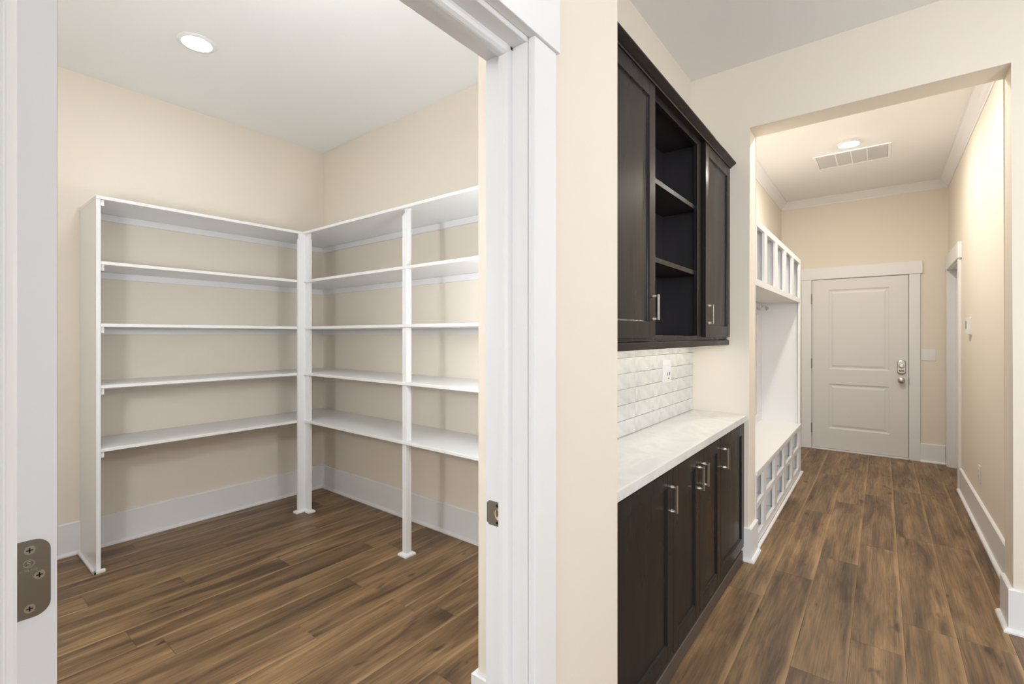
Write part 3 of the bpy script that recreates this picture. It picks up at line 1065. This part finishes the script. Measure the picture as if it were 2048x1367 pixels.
# bench and shoe cubbies
ZBN = 0.482
box('bench_top', M_TRIM, LK, XM0, LF + 0.008, Y0, LE - 0.0405, ZBN - 0.026, ZBN, bev=0.002)
box('top_rail', M_TRIM, LK, LF - 0.018, LF, Y0, LE - 0.066, ZBN - 0.052, ZBN - 0.0265, bev=0.0015)
box('middle_rail', M_TRIM, LK, LF - 0.018, LF, Y0, LE - 0.066, 0.238, 0.280, bev=0.0015)
box('bottom_rail', M_TRIM, LK, LF - 0.018, LF, Y0, LE - 0.066, 0.018, 0.078, bev=0.0015)
box('cubby_floor', M_TRIM, LK, XM0, LF - 0.018, Y0, LE - 0.041, 0.256, 0.274)
box('cubby_floor', M_TRIM, LK, XM0, LF - 0.018, Y0, LE - 0.041, 0.052, 0.070)
for a, e in stiles_l:
    m = (a + e) / 2
    if a > Y0:
        box('divider', M_TRIM, LK, XM0, LF - 0.018, m - 0.0095, m + 0.0095, 0.071, ZBN - 0.0265)
    for z0, z1 in ((0.078, 0.238), (0.280, ZBN - 0.052)):
        box('stile', M_TRIM, LK, LF - 0.018, LF, a, e, z0, z1, bev=0.0015)
b = B().box(LF, LF + 0.019, Y0 + 0.002, LE + 0.017, 0, 0.020, 0.004)
b.box(XM0 + 0.03, LF + 0.019, LE, LE + 0.017, 0, 0.020, 0.004)
b.make('shoe_moulding', M_TRIM, LK)
# wall strips, hook rail and hooks
box('back_strip', M_TRIM, LK, XM0, XM0 + 0.018, Y0, LE - 0.041, ZBN, ZBN + 0.082, bev=0.0015)
box('back_strip', M_TRIM, LK, XM0, XM0 + 0.018, LE - 0.200, LE - 0.041, ZBN + 0.082, ZL[0] - 0.102, bev=0.0015)
box('hook_rail', M_TRIM, LK, XM0, XM0 + 0.019, Y0, LE - 0.041, ZL[0] - 0.102, ZL[0] + 0.009, bev=0.0015)


def hook_mesh():
    b = B()
    b.cone((0, 0, 0), (0.004, 0, 0), 0.014, 0.012, 20)
    pts = [(0.004, 0.0), (0.030, -0.004), (0.042, -0.001), (0.047, 0.012)]
    pt2 = [(0.004, -0.004), (0.018, -0.020), (0.026, -0.022), (0.032, -0.012)]
    for P_ in (pts, pt2):
        for (xa, za), (xb, zb) in zip(P_, P_[1:]):
            b.cone((xa, 0, za), (xb, 0, zb), 0.0035, 0.0035, 10)
    bmesh.ops.create_uvsphere(b.bm, u_segments=10, v_segments=8, radius=0.006, matrix=Matrix.Translation((0.047, 0, 0.014)))
    return mesh_of(b, 'coat_hook', M_NICKEL, True)


hm = hook_mesh()
for y in (3.36, 3.74, 4.15, 4.55, 5.0):
    shared('coat_hook', hm, LK, (XM0 + 0.019, y, 1.585))
o = shared('coat_hook', hm, LK, (-0.895, LE - 0.040, 1.592))
o.rotation_euler = (0, 0, math.radians(-90))

# ---------------------------------------------------------------- mudroom end door
d2 = thing('door_2', (-0.21, YM, 0), 'white two-panel door with satin nickel deadbolt and knob', None, None, 'structure')
ex0, ex1, ez0, ez1 = -0.642, 0.2235, 0.024, 1.966
yf = YM - 0.012
b = B().box(ex0, ex1, yf + 0.009, yf + 0.04, ez0, ez1)
panel_face(b, ex0, ex1, ez0, ez1, [(-0.482, 0.066, 0.252, 0.766), (-0.482, 0.066, 0.936, 1.848)], lambda u, v, d: (u, yf + d, v), RINGS)
for a in ((ex0, ex0 + 0.02, ez0, ez1), (ex1 - 0.02, ex1, ez0, ez1), (ex0, ex1, ez0, ez0 + 0.02), (ex0, ex1, ez1 - 0.02, ez1)):
    b.box(a[0], a[1], yf + 0.0002, yf + 0.04, a[2], a[3])
b.make('door_slab', M_DOORP, d2)
for zc in (1.750, 0.998, 0.243):
    B().cone((ex0 - 0.004, yf - 0.006, zc - 0.055), (ex0 - 0.004, yf - 0.006, zc + 0.055), 0.0065, 0.0065, 16).box(ex0 - 0.006, ex0 + 0.001, yf - 0.004, yf + 0.012, zc - 0.053, zc + 0.053).make('hinge', M_HINGE, d2, False)
kx, kz = 0.166, 0.842
B().lathe((kx, yf, kz), (0, -1, 0), [(0.032, 0), (0.032, 0.003), (0.028, 0.007), (0.013, 0.010), (0.012, 0.028), (0.024, 0.036), (0.029, 0.046), (0.028, 0.055), (0.018, 0.062), (0, 0.064)]).make('door_knob', M_NICKEL, d2, True)
# deadbolt: crowned plate with a turned cylinder
bx, bz = 0.167, 0.983
loop = []
for i in range(13):
    a = math.radians(200 + 140 * i / 12)
    loop.append((bx + 0.036 * math.cos(a) / math.cos(math.radians(20)), bz - 0.058 + 0.022 * (math.sin(a) + 0.34) / 0.66))
for i in range(13):
    a = math.radians(20 + 140 * i / 12)
    loop.append((bx + 0.036 * math.cos(a) / math.cos(math.radians(20)), bz + 0.058 + 0.022 * (math.sin(a) - 0.34) / 0.66))
b = B()
sc = lambda k: [(bx + (x - bx) * k, z_ if False else bz + (z_ - bz) * k) for x, z_ in loop]
b.rings([[(x, yf - t_, z_) for x, z_ in sc(k)] for k, t_ in ((1, 0), (1, 0.010), (0.93, 0.016), (0.80, 0.020))])
db = b.make('deadbolt', M_NICKEL, d2)
B().lathe((bx, yf - 0.018, bz + 0.012), (0, -1, 0), [(0.025, 0), (0.025, 0.010), (0.021, 0.014), (0.011, 0.015), (0.010, 0.011), (0, 0.011)]).make('lock_cylinder', M_STEEL, db, True)
B().box(bx - 0.020, bx + 0.020, yf - 0.026, yf - 0.019, bz - 0.048, bz - 0.026, 0.003).make('thumb_plate', M_HINGE, db)
# frame, casing, threshold
f2 = thing('trim_3', (-0.21, YM, 0), 'white casing with wide head board round the mudroom end door', None, None, 'structure')
box('jamb', M_TRIM, f2, -0.664, -0.647, YM - 0.006, YM + 0.115, 0, 1.972)
box('jamb', M_TRIM, f2, 0.2275, 0.246, YM - 0.006, YM + 0.115, 0, 1.972)
box('head_jamb', M_TRIM, f2, -0.664, 0.246, YM - 0.006, YM + 0.115, 1.970, 1.988)
box('backing', M_DARK, f2, -0.647, 0.2275, YM + 0.030, YM + 0.10, 0.0, 1.970)
box('threshold', M_TRIM, f2, -0.647, 0.2275, YM - 0.028, YM + 0.03, 0, 0.020, bev=0.003)
box('casing_leg', M_TRIM, f2, -0.748, -0.6505, YM - 0.019, YM, 0, 1.974, bev=0.002)
box('casing_leg', M_TRIM, f2, 0.231, 0.320, YM - 0.019, YM, 0, 1.974, bev=0.002)
box('head_casing', M_TRIM, f2, -0.752, 0.338, YM - 0.025, YM, 1.974, 2.106, bev=0.002)
box('latch_plate', M_HINGE, f2, 0.2235, 0.2290, yf - 0.010, yf + 0.004, 0.805, 0.875)

# ---------------------------------------------------------------- doorway in the mudroom right wall
f3 = thing('trim_4', (XM1, 6.0, 0), 'white casing and jamb of the doorway in the mudroom right wall', None, None, 'structure')
XG = XM1 - 0.020
box('casing_leg', M_TRIM, f3, XG, XM1, 5.518, 5.607, 0, 1.982, bev=0.002)
box('casing_leg', M_TRIM, f3, XG, XM1, 6.424, 6.515, 0, 1.982, bev=0.002)
box('head_casing', M_TRIM, f3, XG - 0.006, XM1, 5.502, 6.530, 1.982, 2.122, bev=0.002)
box('jamb', M_TRIM, f3, XM1 - 0.001, XM1 + 0.121, 5.592, 5.612, 0, 1.978)
box('jamb', M_TRIM, f3, XM1 - 0.001, XM1 + 0.121, 6.418, 6.438, 0, 1.978)
box('head_jamb', M_TRIM, f3, XM1 - 0.001, XM1 + 0.121, 5.592, 6.438, 1.975, 1.994)
box('door_stop', M_TRIM, f3, XM1 + 0.046, XM1 + 0.078, 6.406, 6.418, 0, 1.975, bev=0.0015)
box('door_stop', M_TRIM, f3, XM1 + 0.046, XM1 + 0.078, 5.612, 5.624, 0, 1.975, bev=0.0015)
d3 = thing('added_door_3', (XM1 + 0.1, 6.0, 0), 'unseen closed white door added to keep outside light out of the right-hand doorway', None, None, 'structure')  # slab added out of sight to stop world light leaking in
b = B()
x3 = XM1 + 0.082
b.box(x3 + 0.009, x3 + 0.035, 5.615, 6.415, 0.012, 1.972)
panel_face(b, 5.615, 6.415, 0.012, 1.972, [(5.735, 6.295, 0.24, 0.77), (5.735, 6.295, 0.94, 1.85)], lambda u, v, d: (x3 + d, u, v), RINGS)
b.make('door_slab', M_DOORP, d3)
B().lathe((x3, 5.68, 0.9), (-1, 0, 0), [(0.032, 0), (0.032, 0.004), (0.012, 0.008), (0.011, 0.03), (0.026, 0.042), (0.027, 0.055), (0.015, 0.064), (0, 0.065)]).make('door_knob', M_NICKEL, d3, True)
